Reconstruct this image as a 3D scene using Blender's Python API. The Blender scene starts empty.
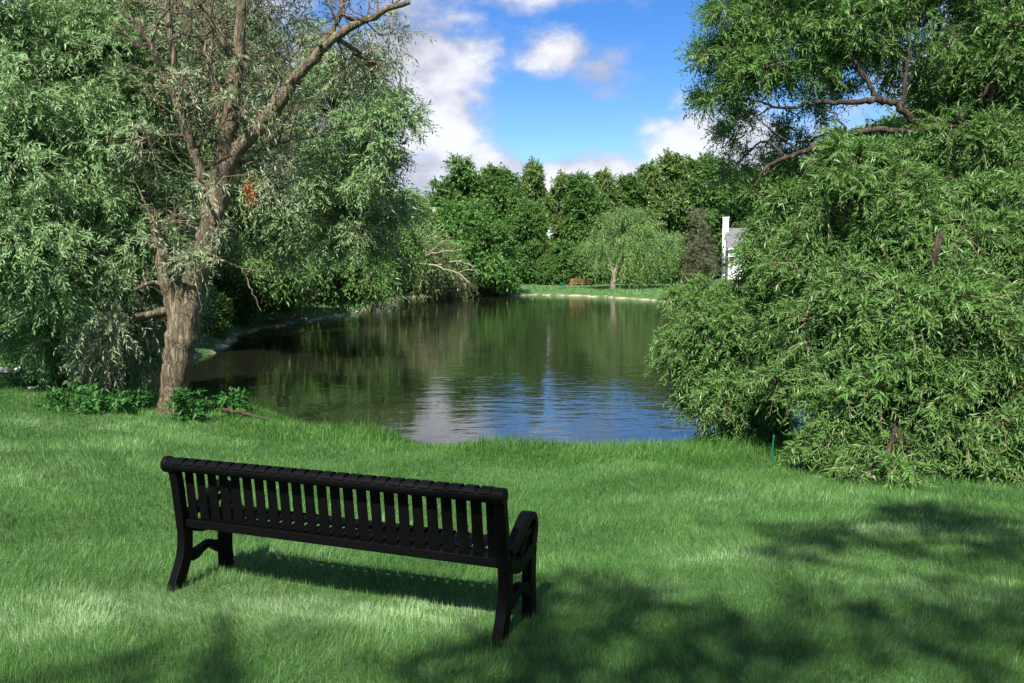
import bpy, math, random
import numpy as np
from mathutils import Vector

random.seed(7)
RNG = np.random.default_rng(11)
R = math.radians
SC = bpy.context.scene
COL = SC.collection

# ------------------------------------------------------------------ camera
CAM_H = 2.95
PITCH = math.atan(79.5 / 800.0)
FPX = 800.0
cp, sp = math.cos(PITCH), math.sin(PITCH)
def at(px, py, Y):
    """world point seen at picture position px,py of the photograph, Y metres ahead"""
    dx = (px - 512) / FPX; dz = -(py - 341.5) / FPX
    y = cp + dz * sp; z = -sp + dz * cp
    t = Y / y
    return np.array([dx * t, Y, CAM_H + z * t])
def direc(px, py):
    v = at(px, py, 1.0) - np.array([0, 0, CAM_H]); return v / np.linalg.norm(v)

cam = bpy.data.cameras.new('camera')
cam.sensor_width = 36; cam.lens = FPX / 1024 * 36
cam.clip_start = 0.05; cam.clip_end = 4000
camo = bpy.data.objects.new('camera', cam); COL.objects.link(camo)
camo.location = (0, 0, CAM_H); camo.rotation_euler = (R(90) - PITCH, 0, 0)
SC.camera = camo

SUN_EL = R(50); SUN_AZ = R(-14)            # azimuth the light travels towards is +Y, a little to the right
LIGHT = np.array([math.sin(R(14)) * math.cos(SUN_EL), math.cos(R(14)) * math.cos(SUN_EL), -math.sin(SUN_EL)])

# ------------------------------------------------------------------ tagging
def tag(o, label=None, cat=None, group=None, kind=None):
    if label: o['label'] = label
    if cat: o['category'] = cat
    if group: o['group'] = group
    if kind: o['kind'] = kind
    return o
def empty(name, loc, label=None, cat=None, group=None, rz=0):
    o = bpy.data.objects.new(name, None); COL.objects.link(o)
    o.empty_display_size = 0.2
    o.location = loc; o.rotation_euler = (0, 0, rz)
    return tag(o, label, cat, group)
def link_mesh(name, me, parent=None):
    o = bpy.data.objects.new(name, me); COL.objects.link(o)
    if parent is not None: o.parent = parent
    return o

def np_mesh(name, V, F, mat, tint=None, smooth=False):
    """V (n,3), F (m,k) all faces with k corners"""
    me = bpy.data.meshes.new(name)
    V = np.ascontiguousarray(V, dtype=np.float32); F = np.ascontiguousarray(F, dtype=np.int32)
    m, k = F.shape
    me.vertices.add(len(V)); me.vertices.foreach_set('co', V.ravel())
    me.loops.add(m * k); me.loops.foreach_set('vertex_index', F.ravel())
    me.polygons.add(m); me.polygons.foreach_set('loop_start', np.arange(0, m * k, k, dtype=np.int32))
    if tint is not None:
        a = me.attributes.new('tint', 'FLOAT', 'FACE'); a.data.foreach_set('value', tint.astype(np.float32))
    me.update(calc_edges=True)
    me.polygons.foreach_set('use_smooth', np.full(m, smooth))
    me.materials.append(mat)
    return me

class MB:
    """collects boxes, tubes and swept bars into one mesh"""
    def __init__(s): s.v = []; s.f = []
    def add(s, vs, fs):
        b = len(s.v); s.v += [tuple(map(float, p)) for p in vs]; s.f += [tuple(b + i for i in f) for f in fs]
    def box(s, c, size, rz=0.0):
        cx, cy, cz = c; sx, sy, sz = [q / 2 for q in size]
        ca, sa = math.cos(rz), math.sin(rz); vs = []
        for z in (-sz, sz):
            for x, y in ((-sx, -sy), (sx, -sy), (sx, sy), (-sx, sy)):
                vs.append((cx + x * ca - y * sa, cy + x * sa + y * ca, cz + z))
        s.add(vs, [(0, 3, 2, 1), (4, 5, 6, 7), (0, 1, 5, 4), (1, 2, 6, 5), (2, 3, 7, 6), (3, 0, 4, 7)])
    def tube(s, pts, rad, n=8, caps=True):
        pts = np.array(pts, float); m = len(pts)
        rad = np.broadcast_to(np.array(rad, float), (m,))
        T = np.gradient(pts, axis=0); T /= np.linalg.norm(T, axis=1)[:, None] + 1e-9
        ref = np.array([0.13, 0.97, 0.21]) if abs(T[0][2]) > .5 else np.array([.1, .2, 1.0])
        N = ref - T[0] * ref.dot(T[0]); N /= np.linalg.norm(N)
        vs = []
        for i in range(m):
            N = N - T[i] * N.dot(T[i]); N /= np.linalg.norm(N) + 1e-9
            B = np.cross(T[i], N)
            for k in range(n):
                a = 2 * math.pi * k / n
                vs.append(pts[i] + rad[i] * (math.cos(a) * N + math.sin(a) * B))
        fs = [(i * n + k, i * n + (k + 1) % n, (i + 1) * n + (k + 1) % n, (i + 1) * n + k) for i in range(m - 1) for k in range(n)]
        if caps:
            fs.append(tuple(range(n))[::-1]); fs.append(tuple((m - 1) * n + k for k in range(n)))
        s.add(vs, fs)
    def sweep_yz(s, pts, w, x0, x1):
        """bar following a path in the y,z plane, w wide across the path, from x0 to x1"""
        pts = np.array(pts, float); m = len(pts)
        w = np.broadcast_to(np.array(w, float), (m,))
        T = np.gradient(pts, axis=0); T /= np.linalg.norm(T, axis=1)[:, None] + 1e-9
        N = np.stack([-T[:, 1], T[:, 0]], 1)
        vs = []
        for i in range(m):
            a = pts[i] + N[i] * w[i] / 2; b = pts[i] - N[i] * w[i] / 2
            vs += [(x0, a[0], a[1]), (x1, a[0], a[1]), (x1, b[0], b[1]), (x0, b[0], b[1])]
        fs = []
        for i in range(m - 1):
            for k in range(4):
                fs.append((i * 4 + k, i * 4 + (k + 1) % 4, i * 4 + 4 + (k + 1) % 4, i * 4 + 4 + k))
        fs += [(3, 2, 1, 0), tuple(4 * (m - 1) + k for k in range(4))]
        s.add(vs, fs)
    def mesh(s, name, mat, smooth=False, bevel=0):
        me = bpy.data.meshes.new(name); me.from_pydata(s.v, [], s.f); me.update()
        me.materials.append(mat)
        if smooth: me.polygons.foreach_set('use_smooth', np.ones(len(me.polygons), bool))
        return me
    def build(s, name, mat, parent=None, smooth=False, bevel=0, jag=0):
        o = link_mesh(name, s.mesh(name, mat, smooth), parent)
        if bevel:
            b = o.modifiers.new('bevel', 'BEVEL'); b.width = bevel; b.segments = 2; b.limit_method = 'ANGLE'; b.angle_limit = R(40)
        return o

def smooth_path(pts, per=5, wob=0.0):
    P = np.array(pts, float)
    if len(P) < 3: 
        t = np.linspace(0, 1, per + 1)[:, None]; Q = P[0] * (1 - t) + P[-1] * t
    else:
        E = np.vstack([2 * P[0] - P[1], P, 2 * P[-1] - P[-2]]); Q = []
        for i in range(len(P) - 1):
            a, b, c, d = E[i:i + 4]
            for k in range(per):
                t = k / per
                Q.append(.5 * ((2 * b) + (-a + c) * t + (2 * a - 5 * b + 4 * c - d) * t * t + (-a + 3 * b - 3 * c + d) * t ** 3))
        Q.append(P[-1]); Q = np.array(Q)
    if wob:
        n = RNG.normal(0, wob, Q.shape); n[0] = 0; n[-1] = 0; Q = Q + n
    return Q

# ------------------------------------------------------------------ materials
def new_mat(name):
    m = bpy.data.materials.new(name); m.use_nodes = True
    nt = m.node_tree; nt.nodes.clear()
    out = nt.nodes.new('ShaderNodeOutputMaterial')
    return m, nt, out
class NT:
    def __init__(s, nt): s.nt = nt
    def n(s, t, **kw):
        nd = s.nt.nodes.new(t)
        for k, v in kw.items(): setattr(nd, k, v)
        return nd
    def put(s, sock, v):
        if hasattr(v, 'is_output') or isinstance(v, bpy.types.NodeSocket): s.nt.links.new(v, sock)
        else: sock.default_value = v
    def math(s, op, a, b=0.0, c=0.0, clamp=False):
        nd = s.n('ShaderNodeMath', operation=op, use_clamp=clamp)
        s.put(nd.inputs[0], a); s.put(nd.inputs[1], b); s.put(nd.inputs[2], c); return nd.outputs[0]
    def mix(s, f, a, b):
        nd = s.n('ShaderNodeMix', data_type='RGBA'); s.put(nd.inputs[0], f); s.put(nd.inputs[6], a); s.put(nd.inputs[7], b); return nd.outputs[2]
    def noise(s, vec, scale, detail=4, rough=.55):
        nd = s.n('ShaderNodeTexNoise'); nd.inputs['Scale'].default_value = scale; nd.inputs['Detail'].default_value = detail
        nd.inputs['Roughness'].default_value = rough
        if vec is not None: s.put(nd.inputs['Vector'], vec)
        return nd.outputs['Fac']
    def ramp(s, f, stops):
        nd = s.n('ShaderNodeValToRGB'); e = nd.color_ramp.elements
        while len(e) < len(stops): e.new(.5)
        for q, (p, c) in zip(e, stops): q.position = p; q.color = tuple(c) + (1,) if len(c) == 3 else c
        s.put(nd.inputs[0], f); return nd.outputs[0]
    def smooth(s, v, a, b):
        nd = s.n('ShaderNodeMapRange', interpolation_type='SMOOTHSTEP'); s.put(nd.inputs[0], v)
        nd.inputs[1].default_value = a; nd.inputs[2].default_value = b; return nd.outputs[0]

def leaf_mat(name, c0, c1, c2, back=None, trans=.35, rough=.5, spec=.35):
    """c0 darkest leaf colour, c1 usual, c2 palest; chosen per leaf by its tint"""
    m, nt, out = new_mat(name); g = NT(nt)
    at_ = g.n('ShaderNodeAttribute', attribute_name='tint')
    col = g.ramp(at_.outputs['Fac'], [(0.0, c0), (.5, c1), (1.0, c2)])
    if back is not None:
        geo = g.n('ShaderNodeNewGeometry'); col = g.mix(geo.outputs['Backfacing'], col, tuple(back) + (1,))
    p = g.n('ShaderNodeBsdfPrincipled'); g.put(p.inputs['Base Color'], col)
    p.inputs['Roughness'].default_value = rough; p.inputs['Specular IOR Level'].default_value = spec
    tr = g.n('ShaderNodeBsdfTranslucent')
    hs = g.n('ShaderNodeHueSaturation'); hs.inputs['Hue'].default_value = .485; hs.inputs['Value'].default_value = 1.25; g.put(hs.inputs['Color'], col)
    g.put(tr.inputs['Color'], hs.outputs[0])
    mx = g.n('ShaderNodeMixShader'); mx.inputs[0].default_value = trans
    nt.links.new(p.outputs[0], mx.inputs[1]); nt.links.new(tr.outputs[0], mx.inputs[2]); nt.links.new(mx.outputs[0], out.inputs[0])
    return m

def plain(name, col, rough=.6, spec=.4, metal=0, nscale=0, namp=.3, bump=0, bscale=30, stretch=(1, 1, 1)):
    m, nt, out = new_mat(name); g = NT(nt)
    tc = g.n('ShaderNodeTexCoord'); mp = g.n('ShaderNodeMapping'); mp.inputs['Scale'].default_value = stretch
    nt.links.new(tc.outputs['Object'], mp.inputs[0]); vec = mp.outputs[0]
    p = g.n('ShaderNodeBsdfPrincipled')
    if nscale:
        f = g.noise(vec, nscale, 6)
        a = tuple(q * (1 - namp) for q in col) + (1,); b = tuple(min(1, q * (1 + namp)) for q in col) + (1,)
        g.put(p.inputs['Base Color'], g.ramp(f, [(.3, a), (.7, b)]))
    else: p.inputs['Base Color'].default_value = tuple(col) + (1,)
    p.inputs['Roughness'].default_value = rough; p.inputs['Specular IOR Level'].default_value = spec; p.inputs['Metallic'].default_value = metal
    if bump:
        b = g.n('ShaderNodeBump'); b.inputs['Strength'].default_value = bump; b.inputs['Distance'].default_value = .02
        g.put(b.inputs['Height'], g.noise(vec, bscale, 5)); g.put(p.inputs['Normal'], b.outputs[0])
    nt.links.new(p.outputs[0], out.inputs[0]); return m

def bark_mat(name, dark, light, scale=9, bump=1.0):
    m, nt, out = new_mat(name); g = NT(nt)
    tc = g.n('ShaderNodeTexCoord'); mp = g.n('ShaderNodeMapping'); mp.inputs['Scale'].default_value = (1, 1, .13)
    nt.links.new(tc.outputs['Object'], mp.inputs[0]); vec = mp.outputs[0]
    n1 = g.noise(vec, scale * 2.2, 8, .65)
    vo = g.n('ShaderNodeTexVoronoi', feature='DISTANCE_TO_EDGE'); vo.inputs['Scale'].default_value = scale * 2.0
    warp = g.n('ShaderNodeVectorMath', operation='ADD'); nz = g.n('ShaderNodeTexNoise'); nz.inputs['Scale'].default_value = scale * .8
    nt.links.new(vec, nz.inputs['Vector']); nt.links.new(vec, warp.inputs[0])
    sc = g.n('ShaderNodeVectorMath', operation='SCALE'); sc.inputs['Scale'].default_value = .3; nt.links.new(nz.outputs['Color'], sc.inputs[0]); nt.links.new(sc.outputs[0], warp.inputs[1])
    nt.links.new(warp.outputs[0], vo.inputs['Vector'])
    fur = g.smooth(vo.outputs['Distance'], 0.0, .35)
    h = g.math('ADD', g.math('MULTIPLY', fur, .28), g.math('MULTIPLY', g.smooth(n1, .3, .72), .62))
    big = g.noise(tc.outputs['Object'], 1.3, 3)
    col = g.ramp(h, [(.2, dark), (.55, tuple((a + b) / 2 for a, b in zip(dark, light))), (.85, light)])
    col = g.mix(g.math('MULTIPLY', big, .6), col, tuple(q * .55 for q in light) + (1,))
    p = g.n('ShaderNodeBsdfPrincipled'); g.put(p.inputs['Base Color'], col); p.inputs['Roughness'].default_value = .9; p.inputs['Specular IOR Level'].default_value = .15
    b = g.n('ShaderNodeBump'); b.inputs['Strength'].default_value = bump; b.inputs['Distance'].default_value = .03
    g.put(b.inputs['Height'], h); g.put(p.inputs['Normal'], b.outputs[0])
    nt.links.new(p.outputs[0], out.inputs[0]); return m

BARK_WARM = bark_mat('willow_bark', (.03, .024, .017), (.45, .37, .25), 9, 1.5)
BARK_DARK = bark_mat('dark_bark', (.02, .017, .014), (.15, .12, .09))
BARK_PALE = bark_mat('pale_bark', (.16, .14, .11), (.5, .45, .38), 4)
TWIG = plain('twig_bark', (.26, .20, .14), .85, .2, nscale=8)
DEAD_WOOD = plain('dead_wood', (.22, .19, .14), .85, .2, nscale=6, bump=.4, stretch=(1, 1, .3))
LEAF_SILVER = leaf_mat('willow_leaf_silver', (0.05, 0.09, 0.035), (0.135, 0.205, 0.09), (0.36, 0.43, 0.27), back=(0.25, 0.32, 0.19), trans=.22, rough=.45)
LEAF_LEFT = leaf_mat('willow_leaf_fresh', (0.033, 0.09, 0.02), (0.1, 0.215, 0.052), (0.35, 0.48, 0.23), back=(0.2, 0.32, 0.14), trans=.25, rough=.42)
LEAF_RIGHT = leaf_mat('willow_leaf_deep', (0.02, 0.075, 0.012), (0.072, 0.175, 0.034), (0.24, 0.39, 0.12), back=(0.11, 0.22, 0.055), trans=.27, rough=.42)
LEAF_FAR = leaf_mat('broad_leaf', (0.026, 0.075, 0.014), (0.065, 0.155, 0.028), (0.15, 0.27, 0.06), trans=.25)
LEAF_FAR2 = leaf_mat('cottonwood_leaf', (0.04, 0.085, 0.02), (0.105, 0.18, 0.042), (0.24, 0.33, 0.1), trans=.25)
LEAF_WEEP = leaf_mat('weeping_leaf', (0.055, 0.12, 0.03), (0.13, 0.24, 0.065), (0.25, 0.38, 0.13), trans=.3)
LEAF_ROUND = leaf_mat('round_tree_leaf', (0.03, 0.1, 0.018), (0.075, 0.19, 0.035), (0.16, 0.3, 0.07), trans=.3)
LEAF_BROWN = leaf_mat('brown_leaf', (0.05, 0.065, 0.035), (0.11, 0.12, 0.06), (0.18, 0.18, 0.1), trans=.2)
LEAF_DEAD = leaf_mat('dead_leaf', (.22, .08, .03), (.34, .13, .05), (.42, .2, .09), trans=.2)
LEAF_WEED = leaf_mat('weed_leaf', (.015, .07, .012), (.035, .14, .025), (.10, .25, .06), trans=.35)
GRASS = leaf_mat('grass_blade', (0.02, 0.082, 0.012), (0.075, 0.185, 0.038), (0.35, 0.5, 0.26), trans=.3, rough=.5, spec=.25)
GRASS_TALL = leaf_mat('tall_grass_blade', (0.03, 0.1, 0.018), (0.075, 0.19, 0.038), (0.25, 0.38, 0.14), trans=.35, rough=.5, spec=.25)

# ------------------------------------------------------------------ ground shape
POND = np.array([(-6.3, 14.9), (-8.3, 18), (-9.3, 23), (-10, 28), (-10.9, 33), (-10.3, 39), (-8.8, 47), (-9.3, 56), (-9.8, 63), (-7.5, 68), (-4, 69),
                 (-1, 71), (3.4, 71), (7.3, 68), (9.8, 63), (12.8, 57.5), (17, 52), (19, 40), (16, 27), (13, 16), (9, 12.2), (5.5, 11.7), (3.2, 12), (1.8, 11.7), (.3, 11.45),
                 (-1.1, 11.7), (-2.6, 12.7), (-4.2, 14.1)], float)
def closed_spline(P, per=4):
    n = len(P); Q = []
    for i in range(n):
        a, b, c, d = P[i - 1], P[i], P[(i + 1) % n], P[(i + 2) % n]
        for k in range(per):
            t = k / per; Q.append(.5 * ((2 * b) + (-a + c) * t + (2 * a - 5 * b + 4 * c - d) * t * t + (-a + 3 * b - 3 * c + d) * t ** 3))
    return np.array(Q)
POND = closed_spline(POND)
def pond_dist(x, y):
    """distance to the shoreline, positive on land"""
    x = np.asarray(x, float); y = np.asarray(y, float)
    best = np.full(x.shape, 1e9); inside = np.zeros(x.shape, bool)
    n = len(POND)
    for i in range(n):
        ax, ay = POND[i]; bx, by = POND[(i + 1) % n]
        dx, dy = bx - ax, by - ay
        t = np.clip(((x - ax) * dx + (y - ay) * dy) / (dx * dx + dy * dy), 0, 1)
        best = np.minimum(best, (x - ax - t * dx) ** 2 + (y - ay - t * dy) ** 2)
        c = (ay > y) != (by > y)
        with np.errstate(divide='ignore', invalid='ignore'):
            xi = ax + (y - ay) * dx / (dy if dy else 1e-9)
        inside ^= c & (x < xi)
    d = np.sqrt(best)
    return np.where(inside, -d, d)
def wavy(x, y):
    return .5 * np.sin(x * .9 + 1.3 * np.sin(y * .6)) + .5 * np.sin(y * 1.1 + 1.7 * np.sin(x * .5 + 1))
def ground_z(x, y):
    x = np.asarray(x, float); y = np.asarray(y, float)
    d = pond_dist(x, y)
    left = .1 * np.log1p(np.exp(np.clip((-x - 2) * 1.5, -30, 30))) / 1.5
    left = np.minimum(left, 1.2)
    near = 1.3 - .09 * np.clip(y, -12, 60) + left * np.exp(-np.clip(y - 24, 0, 99) / 8)
    far = .3 + .028 * np.clip(d, 0, 16)
    k = .12
    T = far + np.log1p(np.exp(np.clip((near - far) / k, -30, 30))) * k
    T = T + .018 * wavy(x * .8, y * .8)
    dd = d + .18 * np.sin(x * 2.3 + np.sin(y * 1.9)) + .12 * np.sin(y * 3.1 + x)
    s = np.clip((dd + .55) / 1.35, 0, 1); s = s * s * (3 - 2 * s)
    return -.4 + (T + .4) * s
def gz(x, y): return float(ground_z(np.array([x]), np.array([y]))[0])

def ground():
    def axis(lo, hi, step, far, grow=1.13):
        a = list(np.arange(lo, hi + 1e-6, step)); s = step
        v = hi
        while v < far: s *= grow; v += s; a.append(v)
        s = step; v = lo
        while v > -far: s *= grow; v -= s; a.insert(0, v)
        return np.array(a)
    xs = axis(-14, 14, .2, 900); ys = axis(-2, 20, .2, 900, 1.05)
    X, Y = np.meshgrid(xs, ys); Z = ground_z(X.ravel(), Y.ravel())
    V = np.stack([X.ravel(), Y.ravel(), Z], 1)
    nx, ny = len(xs), len(ys)
    i = (np.arange(ny - 1)[:, None] * nx + np.arange(nx - 1)[None, :]).ravel()
    F = np.stack([i, i + 1, i + nx + 1, i + nx], 1)
    m, nt, out = new_mat('lawn_ground'); g = NT(nt)
    geo = g.n('ShaderNodeNewGeometry'); pos = geo.outputs['Position']
    sep = g.n('ShaderNodeSeparateXYZ'); nt.links.new(pos, sep.inputs[0])
    n1 = g.noise(pos, .55, 4); n2 = g.noise(pos, 14, 6, .7); n3 = g.noise(pos, 60, 4, .7)
    f = g.math('ADD', g.math('MULTIPLY', n1, .45), g.math('ADD', g.math('MULTIPLY', n2, .3), g.math('MULTIPLY', n3, .25)))
    col = g.ramp(f, [(.3, (.03, .075, .022)), (.5, (.055, .12, .038)), (.7, (.11, .18, .075))])
    z = g.math('ADD', sep.outputs[2], g.math('MULTIPLY', g.math('SUBTRACT', g.noise(pos, 1.7, 5), .5), .22))
    z = g.math('ADD', z, .04)
    sand = g.ramp(g.noise(pos, 5, 6), [(.3, (.22, .18, .12)), (.7, (.5, .44, .33))])
    col = g.mix(g.math('MULTIPLY', g.smooth(z, .17, .09), g.smooth(g.noise(pos, 1.1, 5), .36, .6)), col, sand)
    col = g.mix(g.smooth(z, .02, -.06), col, (.05, .045, .03, 1))
    p = g.n('ShaderNodeBsdfPrincipled'); g.put(p.inputs['Base Color'], col); p.inputs['Roughness'].default_value = .95; p.inputs['Specular IOR Level'].default_value = .1
    b = g.n('ShaderNodeBump'); b.inputs['Strength'].default_value = .8; b.inputs['Distance'].default_value = .03; g.put(b.inputs['Height'], n2); g.put(p.inputs['Normal'], b.outputs[0])
    nt.links.new(p.outputs[0], out.inputs[0])
    o = link_mesh('ground', np_mesh('ground', V, F, m, smooth=True))
    tag(o, kind='structure')
ground()

def water():
    m, nt, out = new_mat('pond_water'); g = NT(nt)
    geo = g.n('ShaderNodeNewGeometry'); pos = geo.outputs['Position']
    mp = g.n('ShaderNodeMapping'); mp.inputs['Scale'].default_value = (.42, 1, 1); nt.links.new(pos, mp.inputs[0])
    n1 = g.noise(mp.outputs[0], 3.0, 3, .5); n2 = g.noise(pos, .9, 2, .5); n3 = g.noise(mp.outputs[0], 9, 2, .5)
    patch = g.smooth(g.noise(pos, .09, 3, .5), .35, .7)
    amp = g.math('ADD', .45, g.math('MULTIPLY', patch, .9))
    h = g.math('MULTIPLY', amp, g.math('ADD', g.math('ADD', n1, g.math('MULTIPLY', n2, 1.2)), g.math('MULTIPLY', n3, .22)))
    p = g.n('ShaderNodeBsdfPrincipled'); p.inputs['Base Color'].default_value = (.010, .011, .007, 1)
    p.inputs['Roughness'].default_value = .035; p.inputs['IOR'].default_value = 1.45; p.inputs['Specular IOR Level'].default_value = .8
    b = g.n('ShaderNodeBump'); b.inputs['Strength'].default_value = 1; b.inputs['Distance'].default_value = .009; g.put(b.inputs['Height'], h); g.put(p.inputs['Normal'], b.outputs[0])
    nt.links.new(p.outputs[0], out.inputs[0])
    V = []; 
    n = len(POND); c = POND.mean(0)
    # the sheet follows the shoreline, a little beyond it under the bank
    P = []
    for i in range(n):
        a, b_ = POND[i - 1], POND[(i + 1) % n]; t = b_ - a; nn = np.array([t[1], -t[0]]); nn /= np.linalg.norm(nn)
        q = POND[i] + nn * .7
        if pond_dist(np.array([q[0]]), np.array([q[1]]))[0] < 0: q = POND[i] - nn * .7
        P.append((q[0], q[1], 0))
    me = bpy.data.meshes.new('pond_water'); me.from_pydata(P, [], [tuple(range(n))]); me.update(); me.materials.append(m)
    if me.polygons[0].normal.z < 0: me.flip_normals()
    tag(link_mesh('pond_water', me), kind='structure')
water()

# ------------------------------------------------------------------ foliage engine
def unit(v): return v / (np.linalg.norm(v, axis=-1, keepdims=True) + 1e-9)
def rand_dir(n): return unit(RNG.normal(size=(n, 3)))
def crown(blobs, subs, twigs, L, nl, leaf, droop=.5, out=.7, fill=.55, sub_r=.33, size_var=.25, up=.5, keep=None, wide=1.0):
    """blobs: (centre, radii) list. Returns leaf verts, faces, tint, and the sub-clump centres with their blob index.
    subs = clumps per blob, twigs = twigs per clump, L = twig length, nl = leaves per twig, leaf = (length, width)"""
    C = np.array([b[0] for b in blobs], float); Rr = np.array([b[1] for b in blobs], float)
    w = (Rr.prod(1)) ** (2 / 3); w /= w.sum()
    ns = int(subs * len(blobs))
    bi = RNG.choice(len(blobs), ns, p=w)
    u = rand_dir(ns)
    rr = fill + (1 - fill) * RNG.random(ns) ** .6
    sc_ = C[bi] + u * Rr[bi] * rr[:, None]
    sr = sub_r * (Rr[bi].mean(1)) * (.6 + .8 * RNG.random(ns))
    clump_t = RNG.normal(0, .11, ns)
    dens = RNG.random(ns) * .8 + .6
    si = RNG.choice(ns, int(ns * twigs), p=dens / dens.sum()); nt_ = len(si)
    v = rand_dir(nt_)
    p0 = sc_[si] + v * (sr[si] * RNG.random(nt_) ** .45)[:, None] * np.array([1, 1, .8])
    if keep is not None:
        k = keep(p0); p0 = p0[k]; si = si[k]; v = v[k]; nt_ = len(si)
    od = unit((p0 - C[bi[si]]) / Rr[bi[si]])
    d = unit(out * od + .8 * v * (1 - out * .5) + .55 * rand_dir(nt_) + np.array([0, 0, .15]))
    Lt = L * (.55 + .9 * RNG.random(nt_))
    t = (np.arange(nl)[None, :] + .3 + .5 * RNG.random((nt_, nl))) / nl
    down = np.array([0, 0, -1.0])
    P = p0[:, None, :] + d[:, None, :] * (Lt[:, None] * t)[..., None] + down * (Lt[:, None] * droop * t ** 2)[..., None]
    T = unit(d[:, None, :] + down * (2 * droop * t)[..., None])
    side = unit(np.cross(T, rand_dir(nt_)[:, None, :]))
    alt = np.where(np.arange(nl) % 2 == 0, 1, -1)[None, :, None]
    side2 = np.cross(T, side)
    ph = RNG.random((nt_, nl, 1)) * 1.2 - .6
    sd = alt * (side * np.cos(ph) + side2 * np.sin(ph))
    A = unit(T * .75 + sd * .75 + down * .25 * droop + .15 * RNG.normal(size=sd.shape))
    nn = unit(np.broadcast_to(od[:, None, :], A.shape) * .8 + np.array([0, 0, up]) + .65 * RNG.normal(size=A.shape))
    W = unit(np.cross(A, nn)); N = np.cross(W, A)
    ln = leaf[0] * (1 + size_var * RNG.normal(size=(nt_, nl, 1))).clip(.45, 1.7); wd = leaf[1] * ln / leaf[0] * wide
    base = P; tip = P + A * ln - N * ln * .12
    m = P + A * ln * .42
    a = m + W * wd / 2 + N * wd * .15; b = m - W * wd / 2 + N * wd * .15
    V = np.stack([base, b, tip, a], 2).reshape(-1, 3)
    nF = nt_ * nl; F = np.arange(nF * 4).reshape(nF, 4)
    tint = np.clip(.47 + clump_t[si][:, None] + RNG.normal(0, .2, (nt_, nl)), 0, 1).ravel()
    stems = (p0, d, Lt, droop)
    return V, F, tint, sc_, bi, stems

def twig_ribbons(stems, r, frac=1.0, seg=4):
    p0, d, Lt, droop = stems
    k = RNG.random(len(p0)) < frac; p0, d, Lt = p0[k], d[k], Lt[k]; n = len(p0)
    t = np.linspace(-.25, 1, seg + 1)
    P = p0[:, None] + d[:, None] * (Lt[:, None] * t)[..., None] + np.array([0, 0, -1.0]) * (Lt[:, None] * droop * np.clip(t, 0, 1) ** 2)[..., None]
    s1 = unit(np.cross(d, rand_dir(n))); s2 = np.cross(d, s1)
    rad = r * (1 - .75 * np.linspace(0, 1, seg + 1))
    ring = [s1, -.5 * s1 + .87 * s2, -.5 * s1 - .87 * s2]
    V = np.stack([P + (q[:, None] * rad[None, :, None]) for q in ring], 2)   # n,seg+1,3,3
    idx = np.arange(n * (seg + 1) * 3).reshape(n, seg + 1, 3)
    F = []
    for q in range(3):
        q2 = (q + 1) % 3
        F.append(np.stack([idx[:, :-1, q], idx[:, :-1, q2], idx[:, 1:, q2], idx[:, 1:, q]], -1).reshape(-1, 4))
    return V.reshape(-1, 3), np.vstack(F)

def limb(mb, a, b, r0, r1, sag=.0, wob=.03, n=7, per=8, arch=.15):
    a = np.array(a, float); b = np.array(b, float); L = np.linalg.norm(b - a)
    m1 = a * .66 + b * .34 + RNG.normal(0, .07 * L, 3) + np.array([0, 0, arch * L * .6])
    m2 = a * .33 + b * .67 + RNG.normal(0, .07 * L, 3) + np.array([0, 0, arch * L * .8])
    Q = smooth_path([a, m1, m2, b], 5, wob * L * .1)
    rad = np.linspace(r0, r1, len(Q))
    mb.tube(Q, rad, n)
    return Q, rad

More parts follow.
